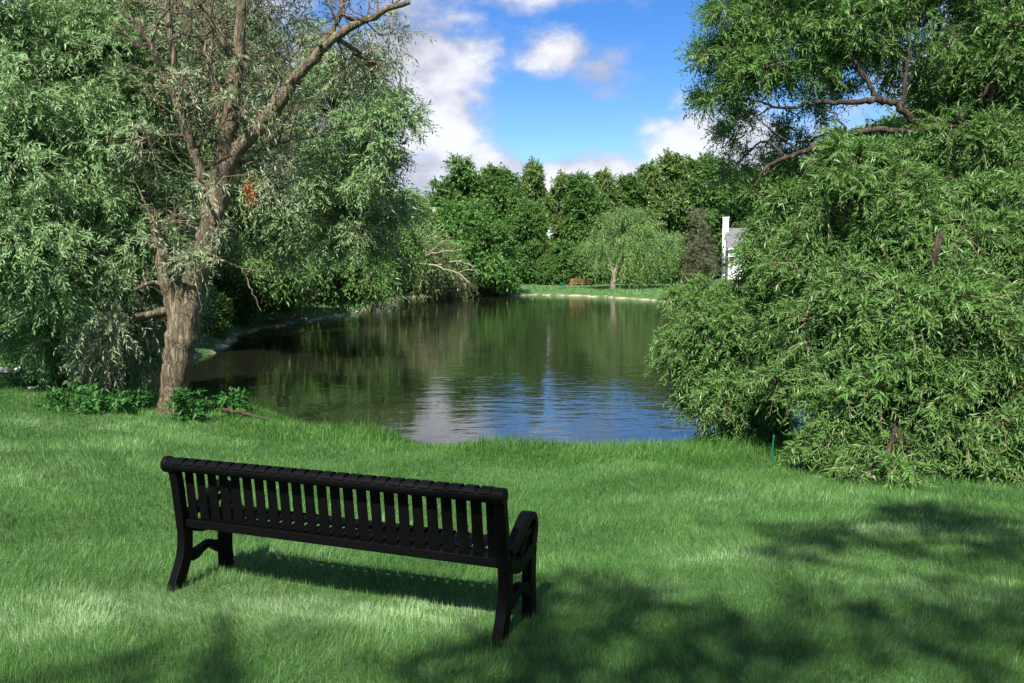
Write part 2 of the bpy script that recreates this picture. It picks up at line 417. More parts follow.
def tree(name, label, cat, base, blobs, params, leafmat, barkmat, trunk=None, extra=None, group=None, tr=.25, stems_n=1, leafname='crown',
         branches=True, ribbons=0, ribbon_r=.004, sub_branch=1.0, hook=None, trunk_top=.75):
    base = np.array(base, float)
    e = empty(name, base, label, cat, group)
    bl = [(np.array(c, float) - base, np.array(r, float)) for c, r in blobs]
    V, F, T, subs, bi, stems = crown(bl, **params)
    link_mesh(leafname, np_mesh(leafname, V, F, leafmat, T), e)
    mb = MB(); br = mb
    nodes = []
    if trunk is not None:
        for pts, rads in trunk:
            P = np.array(pts, float) - base; Q = smooth_path(P, 6, .012)
            rd = np.interp(np.linspace(0, len(P) - 1, len(Q)), np.arange(len(P)), rads)
            rd = .79 * rd * (1 + .03 * np.sin(np.arange(len(Q)) * 1.9 + len(nodes)) + .03 * RNG.normal(size=len(Q)))
            mb.tube(Q, rd, 12)
            nodes += list(zip(Q, rd))
    else:
        top = max(b[0][2] for b in bl); cxy = np.mean([b[0][:2] for b in bl], 0)
        for s in range(stems_n):
            a0 = np.array([0, 0, -.2]) + (RNG.normal(0, .25, 3) * [1, 1, 0] if stems_n > 1 else 0)
            sp_ = RNG.normal(0, .12 * top, 2) if stems_n > 1 else np.zeros(2)
            Q = smooth_path([a0, [.15 * cxy[0] + sp_[0] * .3, .15 * cxy[1] + sp_[1] * .3, top * .3], [.6 * cxy[0] + sp_[0], .6 * cxy[1] + sp_[1], top * trunk_top]], 6, .02)
            rd = np.linspace(tr, tr * .35, len(Q)); rd[0] *= 1.35; rd[1] *= 1.08
            mb.tube(Q, rd, 9); nodes += list(zip(Q, rd))
    if branches:
        NP = np.array([q[0] for q in nodes]); NR = np.array([q[1] for q in nodes])
        zmin = NP[:, 2].max() * .2
        for j, (c, r) in enumerate(bl):
            dist = np.linalg.norm(NP - c, axis=1) + np.where(NP[:, 2] > c[2] + .2, 1.5, 0) + np.where(NP[:, 2] < zmin, 3, 0)
            k = int(np.argmin(dist)); r0 = min(NR[k] * .6, .03 + .035 * dist[k])
            Q, rd = limb(mb, NP[k], c, r0, r0 * .5, per=8)
            mine = np.where(bi == j)[0]
            for s in mine:
                if RNG.random() > sub_branch: continue
                dd = np.linalg.norm(Q - subs[s], axis=1); kk = int(np.argmin(dd))
                limb(br, Q[kk], subs[s], rd[kk] * .5, max(.004, rd[kk] * .12), n=5, arch=.05)
    if extra: extra(mb, br, base)
    mb.build('trunk', barkmat, e, smooth=True)
    if ribbons:
        V, F = twig_ribbons(stems, ribbon_r, ribbons); link_mesh('twigs', np_mesh('twigs', V, F, TWIG), e)
    if hook: hook(e, base, subs)
    return e

def B(px, py, Y, rx, rz, ry=None):
    c = at(px, py, Y); k = Y / FPX
    return (c, (rx * k, (ry if ry else (rx + rz) / 2 * k), rz * k))

def hit(px, py, lo=2.0, hi=110.0):
    """where the line of sight through a picture position meets the ground"""
    Ys = np.arange(lo, hi, .02); P = np.array([at(px, py, Y) for Y in Ys])
    g = ground_z(P[:, 0], P[:, 1]); k = np.argmax(P[:, 2] < g)
    return P[k] if P[k, 2] < g[k] else P[-1]

# ------------------------------------------------------------------ sky and sun
def world():
    w = bpy.data.worlds.new('World'); SC.world = w; w.use_nodes = True
    nt = w.node_tree; nt.nodes.clear(); g = NT(nt)
    out = g.n('ShaderNodeOutputWorld'); bg = g.n('ShaderNodeBackground')
    sky = g.n('ShaderNodeTexSky', sky_type='NISHITA'); sky.sun_disc = False
    sky.sun_elevation = SUN_EL; sky.sun_rotation = R(180 + 14); sky.altitude = 200; sky.air_density = 1.0; sky.dust_density = .2; sky.ozone_density = 3.0
    tc = g.n('ShaderNodeTexCoord'); D = tc.outputs['Generated']
    sep = g.n('ShaderNodeSeparateXYZ'); nt.links.new(D, sep.inputs[0])
    az = g.math('ARCTAN2', sep.outputs[0], sep.outputs[1]); el = g.math('ARCSINE', sep.outputs[2])
    mp = g.n('ShaderNodeMapping'); mp.inputs['Scale'].default_value = (1, 1, 1.7); nt.links.new(D, mp.inputs[0])
    nb = g.noise(mp.outputs[0], 7.0, 9, .58); ns = g.noise(mp.outputs[0], 17.0, 8, .62)
    nz = g.math('ADD', g.math('MULTIPLY', nb, .6), g.math('MULTIPLY', ns, .4))
    # cloud heaps: az, el centre and half sizes in degrees, weight
    def q(px, py):
        d = direc(px, py); return math.atan2(d[0], d[1]), math.asin(d[2])
    heaps = [(405, 85, 75, 80, 1.35), (436, 115, 42, 46, 1.3), (455, 178, 75, 30, 1.4), (380, 200, 90, 40, 1.2), (590, 185, 85, 25, 1.45), (720, 170, 70, 55, 1.3), (850, 190, 110, 60, 1.1),
             (560, 52, 48, 26, .98), (603, 72, 40, 32, 1.0), (470, 50, 36, 24, .9), (560, -8, 170, 22, .75), (960, 70, 110, 60, .95), (240, 100, 160, 110, 1.15), (20, 60, 130, 160, 1.1),
             (556, 128, 22, 12, .62), (300, -60, 140, 60, .9)]
    tot = None
    for px, py, rx, ry, wt in heaps:
        a, e = q(px, py); ra = rx / 800 * 1.0; re = ry / 800
        dx = g.math('DIVIDE', g.math('SUBTRACT', az, a), ra); dy = g.math('DIVIDE', g.math('SUBTRACT', el, e), re)
        r2 = g.math('ADD', g.math('MULTIPLY', dx, dx), g.math('MULTIPLY', dy, dy))
        v = g.math('MULTIPLY', g.math('SUBTRACT', 1.0, g.math('MULTIPLY', g.math('SQRT', r2), .5), 0), wt)
        tot = v if tot is None else g.math('MAXIMUM', tot, v)
    # the rest of the sky, away from the heaps: scattered cumulus
    away = g.smooth(g.math('ABSOLUTE', az), .75, 1.1); high = g.smooth(el, .42, .6)
    rest = g.math('MULTIPLY', g.math('MAXIMUM', away, high), g.math('ADD', .1, g.noise(D, 2.3, 4)))
    tot = g.math('MAXIMUM', tot, rest)
    dens = g.math('ADD', tot, g.math('MULTIPLY', g.math('SUBTRACT', nz, .5), 1.9))
    mask = g.smooth(dens, .43, .90)
    shade = g.smooth(g.math('ADD', g.math('MULTIPLY', nb, .8), g.math('MULTIPLY', dens, .3)), .42, .82)
    ccol = g.ramp(shade, [(0.0, (.36, .38, .47)), (.5, (.56, .57, .65)), (1.0, (.86, .87, .92))])
    hs = g.n('ShaderNodeHueSaturation'); hs.inputs['Hue'].default_value = .512; hs.inputs['Saturation'].default_value = 1.36; hs.inputs['Value'].default_value = 1.4; nt.links.new(sky.outputs[0], hs.inputs['Color'])
    sc = g.n('ShaderNodeVectorMath', operation='SCALE'); sc.inputs['Scale'].default_value = 9.2; nt.links.new(ccol, sc.inputs[0])
    col = g.mix(g.math('MULTIPLY', mask, .95), hs.outputs[0], sc.outputs[0])
    nt.links.new(col, bg.inputs[0]); bg.inputs[1].default_value = .056
    nt.links.new(bg.outputs[0], out.inputs[0])
world()
sun = bpy.data.lights.new('sun', 'SUN'); sun.energy = 5.0; sun.angle = R(.7); sun.color = (1, .94, .82)
suno = bpy.data.objects.new('sun', sun); COL.objects.link(suno)
suno.rotation_euler = Vector((-LIGHT[0], -LIGHT[1], -LIGHT[2])).to_track_quat('Z', 'Y').to_euler()
suno.location = (-4, -10, 20)
SC.view_settings.view_transform = 'Standard'; SC.view_settings.look = 'None'; SC.view_settings.exposure = 1.2; SC.view_settings.gamma = 1
SC.cycles.max_bounces = 6; SC.cycles.transparent_max_bounces = 4; SC.cycles.diffuse_bounces = 3

# ------------------------------------------------------------------ lawn
def blades(x, y, z, ln, wd, lean, tint, mat, name, label, cat, seg=1):
    n = len(x); a = RNG.random(n) * 2 * math.pi
    la = 1.6 * np.sin(x * 2.1 + 2 * np.sin(y * 1.7)) + 1.3 * np.sin(y * 3.7 + 1.5 * np.sin(x * 2.9)) + .8 * RNG.normal(size=n)      # direction the blade leans
    dx, dy = np.cos(la), np.sin(la)
    W = np.stack([np.cos(a), np.sin(a), np.zeros(n)], 1) * (wd / 2)[:, None]
    P = np.stack([x, y, z - .01], 1); lx = lean * ln
    up = np.sqrt(np.clip(1 - lean ** 2, .05, 1)) * ln
    tip = P + np.stack([dx * lx, dy * lx, up], 1)
    if seg == 1:
        V = np.stack([P - W, P + W, tip], 1).reshape(-1, 3); F = np.arange(n * 3).reshape(n, 3); T = tint
    else:
        mid = P + np.stack([dx * lx * .3, dy * lx * .3, up * .62], 1)
        V = np.stack([P - W, P + W, mid - W * .75, mid + W * .75, tip], 1).reshape(-1, 3)
        i = np.arange(n)[:, None] * 5
        F = np.vstack([i + np.array([0, 1, 3]), i + np.array([0, 3, 2]), i + np.array([2, 3, 4])]); T = np.tile(tint, 3)
    o = link_mesh(name, np_mesh(name, V, F, mat, T))
    return tag(o, label, cat, kind='stuff')
def patchy(x, y):
    s = 0
    for k, (f, a) in enumerate([(.35, .5), (.8, .35), (1.9, .25), (4.3, .2)]):
        s = s + a * np.sin(f * x * 2.1 + 1.7 * k + 1.6 * np.sin(f * y * 1.7 + k)) * np.sin(f * y * 2.6 + .9 * k + 1.3 * np.sin(f * x * 1.9))
    return s
def lawn():
    n = 850000
    u = RNG.random(n); y = 1.9 * (17.5 / 1.9) ** u
    x = (RNG.random(n) * 2 - 1) * (.78 * y + 1.2)
    d = pond_dist(x, y); k = (d > .25); x, y, d = x[k], y[k], d[k]
    z = ground_z(x, y); p = patchy(x, y); n = len(x)
    dry_sunlit = 0                                       # worn thatch round the bench, plus sunlit patches painted into the tint
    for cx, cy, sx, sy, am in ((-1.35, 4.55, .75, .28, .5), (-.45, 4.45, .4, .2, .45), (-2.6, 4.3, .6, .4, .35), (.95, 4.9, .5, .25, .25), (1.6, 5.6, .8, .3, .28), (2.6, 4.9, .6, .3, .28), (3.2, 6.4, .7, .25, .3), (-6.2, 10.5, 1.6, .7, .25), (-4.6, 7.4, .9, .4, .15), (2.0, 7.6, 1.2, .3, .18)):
        dry_sunlit = dry_sunlit + am * np.exp(-(((x - cx) / sx) ** 2 + ((y - cy) / sy) ** 2)) * (.75 + .5 * np.sin(x * 9 + 3 * np.sin(y * 7)) * np.sin(y * 11 + x * 3))
    tuft = patchy(x * 5.3 + 3, y * 5.3)
    ln = (.052 - .03 * np.minimum(dry_sunlit, .6) + .018 * p + .016 * tuft + .035 * RNG.random(n) ** 2).clip(.025, .13) * (1 + .02 * y)
    wd = np.maximum(.003, .0008 * y) * (.7 + .6 * RNG.random(n))
    lean = (.5 + .28 * RNG.normal(size=n) - .12 * tuft).clip(0, .95)
    tint = np.clip(.40 + .20 * p + .10 * tuft + dry_sunlit * 1.4 + RNG.normal(0, .15, n), 0, 1)
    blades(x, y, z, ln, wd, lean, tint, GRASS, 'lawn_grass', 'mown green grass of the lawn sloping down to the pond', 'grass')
    # uncut fringe along the bank
    n = 420000
    x = RNG.uniform(-12, 11, n); y = RNG.uniform(6.5, 18.5, n); d = pond_dist(x, y)
    edge = 1.8 + 1.7 * np.clip((x - 1.5) / 2.5, 0, 1) + .35 * np.sin(x * 1.3) + .2 * np.sin(x * 3.1 + 1)
    k = (d > .12) & (d < edge) & (RNG.random(n) < np.clip((edge - d) / .5, .05, 1)); x, y, d, edge = x[k], y[k], d[k], edge[k]; n = len(x)
    z = ground_z(x, y); cl = .5 + .5 * np.sin(x * 2.7 + 2 * np.sin(y * 1.5)) * np.sin(y * 2.2 + x)
    ln = (.07 + .13 * np.clip((edge - d) / 1.2, 0, 1) * (.2 + 1.1 * cl) * np.clip(.35 + d, .35, 1)) * (.6 + .8 * RNG.random(n))
    tall = RNG.random(n) < .02; ln = np.where(tall, ln * 1.5, ln)
    blades(x, y, z, ln, .0008 * y * (.7 + .6 * RNG.random(n)) + .001, (.28 + .22 * RNG.normal(size=n)).clip(0, .85), np.clip(.42 + .18 * (cl - .5) + RNG.normal(0, .15, n), 0, 1),
           GRASS_TALL, 'bank_grass', 'longer uncut grass fringe along the near pond bank', 'grass', seg=2)
    # sparse blades on the far lawn rim and bank sides
    n = 120000
    x = RNG.uniform(-16, 20, n); y = RNG.uniform(17, 84, n); d = pond_dist(x, y); k = (d > .55) & (d < 9); x, y = x[k], y[k]; n = len(x)
    blades(x, y, ground_z(x, y), .10 + .12 * RNG.random(n), np.full(n, .05), (.45 + .2 * RNG.normal(size=n)).clip(0, .8), np.clip(.55 + RNG.normal(0, .18, n), 0, 1),
           GRASS, 'far_bank_grass', 'grass on the banks round the far side of the pond', 'grass')
lawn()

# ------------------------------------------------------------------ the black bench
BLACK = plain('black_powder_coat', (.002, .002, .0022), .5, .08, nscale=40, namp=.25, bump=.15, bscale=120)
def bench():
    rl, rr = hit(176, 590), hit(497, 645)
    v = rr - rl; L = float(np.linalg.norm(v)); rz = math.atan2(v[1], v[0]); slope = math.asin(v[2] / L)
    print('BENCH', rl, rr, L, math.degrees(rz))
    c = (rl + rr) / 2; fw = np.array([-math.sin(rz), math.cos(rz), 0])
    pos = c + fw * .13
    e = empty('park_bench', pos, 'black metal park bench with vertical slats facing the pond on the lawn', 'bench')
    e.rotation_euler = (-.05, -slope, rz)
    hx = L / 2 + .01
    back = [(-.166, .800), (-.155, .817), (-.135, .826), (-.105, .827), (-.082, .808), (-.074, .77), (-.062, .68), (-.05, .58), (-.038, .49), (-.03, .43), (-.012, .398), (.02, .388)]
    seat = [(.02, .388), (.07, .388), (.15, .395), (.22, .405), (.29, .42), (.335, .428), (.37, .415), (.385, .385), (.38, .355)]
    n = 24; pitch = (2 * hx - .05) / n
    for nm, path in (('backrest', back), ('seat', seat)):
        mb = MB(); P = [(0, y, z) for y, z in path]; Q = smooth_path(P, 3)[:, 1:]
        for i in range(n):
            x = -hx + .025 + pitch * (i + .5)
            mb.sweep_yz(Q, .007, x - .0325, x + .0325)
        mb.build(nm, BLACK, e, bevel=.0015)
    t = MB(); t.tube([(-hx - .03, -.128, .783), (hx + .0, -.128, .783)], .037, 16); t.build('top_rail', BLACK, e, smooth=False)
    t = MB(); t.tube([(-hx - .062, -.12, .785), (-hx - .03, -.12, .785)], .052, 20); t.build('end_cap', BLACK, e, bevel=.006)
    t = MB(); t.box((0, -.05, .403), (2 * hx - .03, .022, .05)); t.build('rear_rail', BLACK, e, bevel=.003)
    t = MB(); t.tube([(-hx, .362, .385), (hx, .362, .385)], .02, 12); t.build('front_rail', BLACK, e)
    t = MB(); t.box((0, .135, .368), (2 * hx - .03, .24, .012)); t.build('added_shade_pan', BLACK, e)  # sheet added under the slats to darken the gaps and make the shadow solid
    for s in (-1, 1):
        x = s * hx; a, b = x - .03, x + .03
        f = MB()
        f.sweep_yz(smooth_path([(0, -.125, .80), (0, -.11, .74), (0, -.09, .64), (0, -.075, .53), (0, -.06, .44), (0, -.05, .36)], 4)[:, 1:], .055, a, b)
        f.tube([(a - .004, -.125, .785), (b + .004, -.125, .785)], .046, 18)
        f.build('back_post', BLACK, e, bevel=.004)
        f = MB(); f.sweep_yz(smooth_path([(0, -.055, .42), (0, .05, .36), (0, .16, .345), (0, .28, .375), (0, .37, .385)], 4)[:, 1:], .075, a, b); f.build('seat_frame', BLACK, e, bevel=.004)
        P = smooth_path([(0, -.045, .43), (0, -.035, .30), (0, -.05, .18), (0, -.10, .06), (0, -.135, -.02)], 4)[:, 1:]
        f = MB(); f.sweep_yz(P, np.linspace(.072, .09, len(P)), a, b); f.build('leg', BLACK, e, bevel=.004)
        P = smooth_path([(0, .345, .40), (0, .33, .30), (0, .325, .15), (0, .335, -.02)], 4)[:, 1:]
        f = MB(); f.sweep_yz(P, np.linspace(.072, .09, len(P)), a, b); f.build('leg', BLACK, e, bevel=.004)
        P = smooth_path([(0, -.05, .20), (0, .03, .175), (0, .10, .195), (0, .17, .21), (0, .24, .175), (0, .32, .14)], 4)[:, 1:]
        f = MB(); f.sweep_yz(P, .062 + .022 * np.cos(np.linspace(0, 2 * math.pi, len(P))), a + .004, b - .004); f.build('stretcher', BLACK, e, bevel=.004)
        # arm: a swoosh rising from the foot of the back post to the front and curling down again
        P = smooth_path([(0, -.03, .455), (0, .06, .465), (0, .15, .51), (0, .23, .56), (0, .295, .582), (0, .345, .565), (0, .365, .51), (0, .355, .455), (0, .34, .41)], 4)[:, 1:]
        f = MB(); f.sweep_yz(P, .042, x - .038, x + .038); f.build('armrest', BLACK, e, bevel=.006)
        P = smooth_path([(0, .335, .48), (0, .26, .495), (0, .20, .445), (0, .13, .40)], 4)[:, 1:]
        f = MB(); f.sweep_yz(P, .035, a + .006, b - .006); f.build('arm_brace', BLACK, e, bevel=.004)
    return e
bench()

# ------------------------------------------------------------------ near left: willow with its trunk in view
def px_path(pts):
    return [at(a, b, c) for a, b, c in pts]
def ground_keep(base, m=.12):
    def f(p):
        w = p + np.array(base); return w[:, 2] > ground_z(w[:, 0], w[:, 1]) + m
    return f
Yt = 12.55
tb = at(172, 417, Yt); tb[2] = gz(tb[0], tb[1])
trunks = [
    (px_path([(172, 424, Yt), (173, 400, Yt), (176, 370, Yt), (182, 335, Yt), (188, 300, Yt), (200, 265, Yt), (209, 235, Yt), (215, 205, Yt), (221, 170, Yt), (229, 125, Yt - .1), (236, 75, Yt - .2), (241, 20, Yt - .3), (244, -50, Yt - .4), (250, -130, Yt - .4)]),
     [.34, .265, .26, .31, .26, .215, .205, .235, .21, .155, .12, .10, .075, .03]),
    (px_path([(180, 330, Yt), (170, 300, Yt - .05), (163, 272, Yt - .15), (160, 245, Yt - .2), (150, 215, Yt - .3)]), [.17, .13, .11, .09, .04]),
    (px_path([(186, 315, Yt), (180, 290, Yt - .2), (174, 268, Yt - .4), (160, 250, Yt - .7)]), [.14, .1, .08, .04]),
    (px_path([(221, 172, Yt), (240, 148, Yt), (262, 124, Yt - .1), (284, 96, Yt - .2), (300, 72, Yt - .3), (330, 42, Yt - .4), (368, 18, Yt - .5), (410, 2, Yt - .6)]), [.17, .15, .135, .125, .11, .09, .07, .04]),
    (px_path([(322, 47, Yt - .4), (336, 22, Yt - .3), (345, -5, Yt - .2), (352, -60, Yt)]), [.07, .05, .045, .02]),
    (px_path([(214, 222, Yt), (206, 190, Yt - .1), (196, 158, Yt - .2), (183, 120, Yt - .3), (174, 70, Yt - .4), (169, 20, Yt - .5), (168, -30, Yt - .5)]), [.12, .095, .085, .075, .065, .05, .03]),
    (px_path([(196, 158, Yt - .2), (182, 118, Yt - .45), (165, 75, Yt - .6), (150, 45, Yt - .8), (137, 18, Yt - .9)]), [.08, .07, .06, .05, .035]),
    (px_path([(234, 62, Yt - .2), (222, 38, Yt - .4), (206, 14, Yt - .5), (190, -8, Yt - .6)]), [.075, .06, .045, .03]),
    (px_path([(220, 128, Yt), (214, 90, Yt + .3), (205, 50, Yt + .5), (200, 10, Yt + .6)]), [.04, .03, .025, .015]),
    (px_path([(203, 258, Yt), (225, 262, Yt - .2), (242, 268, Yt - .3), (262, 272, Yt - .4)]), [.035, .025, .02, .012]),
    (px_path([(242, 268, Yt - .3), (252, 290, Yt - .3), (262, 312, Yt - .4)]), [.015, .012, .007]),
    (px_path([(236, 152, Yt), (262, 150, Yt + .1), (290, 140, Yt + .3), (330, 135, Yt + .5)]), [.03, .022, .018, .01]),
]
def Bs(lst): return [B(*q) for q in lst]
bl = Bs([(135, 215, 13.4, 42, 38), (150, 100, 14.2, 42, 60), (120, 30, 13.8, 46, 36), (190, 15, 14, 45, 32), (270, 20, 13.6, 45, 30), (345, 60, 13.2, 36, 26), (380, 35, 12.9, 28, 20), (385, 68, 13.2, 20, 22),
         (150, 250, 12.5, 32, 12), (115, 330, 12.8, 42, 32), (105, 362, 13.2, 32, 18), (205, 80, 14.3, 30, 50), (270, 110, 14, 40, 40), (250, -60, 13.4, 90, 40), (330, -40, 13.2, 60, 30), (255, 60, 14, 30, 30),
         (188, 225, 12.4, 12, 12), (150, 150, 12.6, 22, 26), (262, 175, 12.9, 26, 28), (135, 290, 12.4, 26, 18), (250, 60, 12.0, 14, 16), (232, 110, 12.0, 14, 18), (285, 85, 11.9, 20, 14), (320, 45, 11.9, 22, 14), (205, 190, 11.9, 14, 14), (182, 95, 11.9, 18, 22), (195, 262, 12.0, 13, 8), (215, 225, 12.0, 10, 14)])
def bare_twigs(mb, br, base):
    # thin bare shoots off every limb, forking once
    q = random.Random(5)
    for pts, rads in trunks:
        Q = smooth_path(np.array(pts, float) - base, 5)
        for k in range(4, len(Q) - 1):
            if Q[k][2] < 2.6: continue
            for _ in range(2):
                if q.random() > .62: continue
                d = unit(np.array([q.uniform(-1, 1), q.uniform(-.5, .5), q.uniform(-.1, 1.1)])); L = q.uniform(.3, 1.3)
                side = unit(np.cross(d, [0, 1, .2])) * q.uniform(-.25, .25) * L
                P = [Q[k], Q[k] + d * L * .4 + side, Q[k] + d * L * .8 + side * .6 + [0, 0, .08 * L], Q[k] + d * L * 1.1 + [0, 0, .05 * L]]
                r0 = .009 + .012 * q.random() * L
                mb.tube(smooth_path(P, 4, .008), np.linspace(r0, .003, 13), 5)
                if q.random() < .7:
                    d2 = unit(d + np.array([q.uniform(-.9, .9), q.uniform(-.4, .4), q.uniform(-.4, .6)])); a = P[1]
                    mb.tube(smooth_path([a, a + d2 * L * .3, a + d2 * L * .6 + [0, 0, .03]], 4, .008), np.linspace(r0 * .6, .002, 9), 4)
def dead_leaves(e, base, subs):
    V, F, T, *_ = crown([(np.array(at(252, 186, 12.6)) - base, (.07, .06, .09)), (np.array(at(236, 178, 12.6)) - base, (.06, .06, .05))], 4, 5, .11, 6, (.07, .022), droop=.8)
    o = link_mesh('dead_leaves', np_mesh('dead_leaves', V, F, LEAF_DEAD, T), e); o['label'] = 'orange dead leaves hanging among the green'
tree('willow_tree', 'large willow with furrowed forked trunk standing on the left bank beside the water', 'tree', tb, bl,
     dict(subs=11, twigs=15, L=.38, nl=11, leaf=(.088, .019), droop=.6, out=.35, fill=.35, sub_r=.42, keep=ground_keep(tb)), LEAF_SILVER, BARK_WARM, trunk=trunks, extra=bare_twigs, ribbons=.9, ribbon_r=.004, sub_branch=.5, hook=dead_leaves)

# dense willow filling the left edge
b2 = np.array([-8.7, 14.6, gz(-8.7, 14.6)])
bl = Bs([(50, 75, 13, 72, 62), (110, 60, 13.6, 50, 50), (40, 165, 12.6, 80, 70), (110, 150, 13.2, 55, 65), (60, 245, 12.4, 82, 55), (70, 340, 14.3, 46, 24), (15, 325, 14.5, 40, 18), (135, 235, 13.4, 45, 50), (10, 272, 13.2, 60, 36), (85, 310, 13.8, 60, 42),
         (130, 300, 14.2, 50, 50), (10, 10, 13.5, 70, 60), (90, 5, 14, 60, 50), (-60, 120, 13.2, 80, 110), (-60, 230, 13.6, 80, 80), (140, 355, 14.5, 45, 32)])
tree('leafy_willow', 'dense bright green willow filling the left edge behind the lawn', 'tree', b2, bl,
     dict(subs=26, twigs=48, L=.34, nl=14, leaf=(.09, .021), droop=.5, out=.5, fill=.6, sub_r=.28, keep=ground_keep(b2, .25)), LEAF_LEFT, BARK_DARK, stems_n=3, tr=.16, ribbons=.25, sub_branch=.35)

# willow leaning over the pond behind the trunk
b3 = np.array([-10.9, 24.5, gz(-10.9, 24.5)])
bl = Bs([(330, 110, 22, 55, 45), (378, 150, 21.5, 36, 45), (300, 180, 23, 65, 55), (355, 210, 23, 45, 42), (240, 110, 23, 65, 65), (235, 180, 24, 55, 46), (325, 238, 24, 46, 30), (262, 222, 25, 42, 26), (355, 95, 22, 32, 36),
         (190, 60, 24, 80, 60), (285, 60, 23, 50, 40), (392, 125, 21.5, 22, 28), (160, 240, 26, 60, 40)])
tree('overhanging_willow', 'broad willow behind the forked trunk with its crown reaching right over the pond', 'tree', b3, bl,
     dict(subs=26, twigs=46, L=.48, nl=13, leaf=(.13, .033), droop=.4, out=.5, fill=.6, sub_r=.26, keep=ground_keep(b3, .5)), LEAF_LEFT, BARK_DARK, stems_n=3, tr=.28, ribbons=.3, ribbon_r=.008, sub_branch=.6)
b4 = np.array([-13, 37, gz(-13, 37)])
bl = Bs([(320, 268, 36, 26, 16), (262, 262, 34, 34, 16), (345, 262, 37, 44, 30), (380, 240, 38, 36, 28), (330, 230, 38, 50, 34), (270, 246, 37, 46, 26), (380, 262, 40, 20, 18), (290, 220, 39, 50, 40)])
tree('bank_willow', 'low willow drooping to the water above the sandy log on the left bank', 'tree', b4, bl,
     dict(subs=24, twigs=38, L=.75, nl=11, leaf=(.23, .06), droop=.7, out=.5, fill=.6, sub_r=.28, keep=ground_keep(b4, .3)), LEAF_RIGHT, BARK_DARK, stems_n=3, tr=.25, ribbons=.3, ribbon_r=.012, sub_branch=.6)
b5 = np.array([-11, 58, gz(-11, 58)])
bl = Bs([(405, 226, 57, 20, 20), (395, 248, 57, 36, 22), (420, 255, 59, 30, 18), (402, 208, 58, 14, 14)])
tree('grey_willow', 'pale grey-green willow on the left shore beside the rounded tree', 'tree', b5, bl,
     dict(subs=18, twigs=34, L=1.4, nl=10, leaf=(.32, .07), droop=.6, out=.5, fill=.55, sub_r=.36), LEAF_WEEP, BARK_PALE, stems_n=2, tr=.25, ribbons=.5, ribbon_r=.02)
b6 = np.array([-9.8, 60.5, gz(-9.8, 60.5)])
bl = Bs([(400, 275, 61, 22, 12), (425, 278, 62, 24, 11), (448, 283, 65, 18, 9)])
tree('brown_bush', 'brownish leafless-looking bush under the dead branches at the left shore', 'bush', b6, bl,
     dict(subs=14, twigs=30, L=1.0, nl=9, leaf=(.25, .06), droop=.4, keep=ground_keep(b6, .1)), LEAF_BROWN, BARK_PALE, stems_n=3, tr=.1)

def dead_branch():
    base = at(380, 284, 57); base[2] = gz(base[0], base[1]); e = empty('dead_tree_limb', base, 'bare pale fallen limb reaching right over the water at the left shore', 'branch')
    mb = MB()
    for pts, r in [([(380, 280, 57), (405, 264, 55), (428, 253, 54), (446, 240, 53)], (.11, .04)), ([(402, 265, 55.3), (430, 264, 54), (452, 271, 53), (470, 283, 52)], (.09, .035)),
                   ([(420, 257, 54.4), (440, 252, 53), (462, 250, 52)], (.08, .03)), ([(436, 266, 53.8), (458, 262, 53), (476, 266, 52)], (.07, .03)), ([(395, 270, 56), (392, 255, 54), (386, 240, 53)], (.08, .03)), ([(455, 273, 52.8), (470, 270, 52), (480, 274, 51)], (.05, .02))]:
        Q = smooth_path([np.array(q) - base for q in px_path(pts)], 5, .05); mb.tube(Q, np.linspace(r[0], r[1], len(Q)), 6)
    mb.build('limb', DEAD_WOOD, e, smooth=True)
dead_branch()

# rounded tree on the left of the far shore
b7 = np.array([-4.3, 71.2, gz(-4.3, 71.2)])
bl = Bs([(462, 240, 70, 34, 32), (435, 262, 70, 28, 24), (490, 258, 70, 26, 26), (465, 270, 69.6, 42, 22), (420, 270, 69.5, 26, 22), (500, 272, 70.4, 16, 18), (458, 222, 71, 18, 14)])
tree('rounded_tree', 'rounded mid green tree at the water at the left end of the far shore', 'tree', b7, bl,
     dict(subs=28, twigs=36, L=.7, nl=9, leaf=(.26, .12), droop=.3, out=.7, fill=.7, sub_r=.28, keep=ground_keep(b7, .2)), LEAF_ROUND, BARK_DARK, tr=.25)

# weeping willow
b8 = at(612, 289, 74); b8[2] = gz(b8[0], b8[1])
bl = Bs([(622, 222, 74, 20, 11), (645, 230, 74, 17, 10), (603, 234, 74, 11, 8), (633, 211, 74.5, 11, 5), (592, 248, 74, 4, 12), (600, 252, 73, 5, 16), (583, 246, 74, 3, 7), (627, 250, 73, 7, 22), (640, 258, 73, 7, 26),
         (653, 255, 73.5, 7, 22), (664, 246, 74, 6, 14), (673, 242, 74, 4, 10), (636, 240, 75, 12, 16), (613, 244, 75, 8, 14), (660, 262, 75, 5, 12), (648, 240, 74, 10, 14)])
def two_trunks(mb, br, base): pass
tree('weeping_willow', 'pale green weeping willow with trailing branches on the far lawn', 'tree', b8, bl,
     dict(subs=15, twigs=13, L=.8, nl=12, leaf=(.24, .06), droop=1.7, out=.25, fill=.3, sub_r=.34, keep=lambda p: p[:, 2] > 1.2), LEAF_WEEP, BARK_PALE,
     trunk=[([b8 + [0, 0, -.2], b8 + [.2, 0, 1.2], b8 + [.7, 0, 2.6], b8 + [1.4, 0, 4.5]], [.42, .3, .26, .12]),
            ([b8 + [.3, 0, 1.0], b8 + [-.2, 0, 2.2], b8 + [-.8, 0, 4.2]], [.2, .18, .08]),
            ([at(637, 290, 73.5) + [0, 0, -.1], at(637, 275, 73.5), at(635, 250, 73.5)], [.3, .22, .12])])

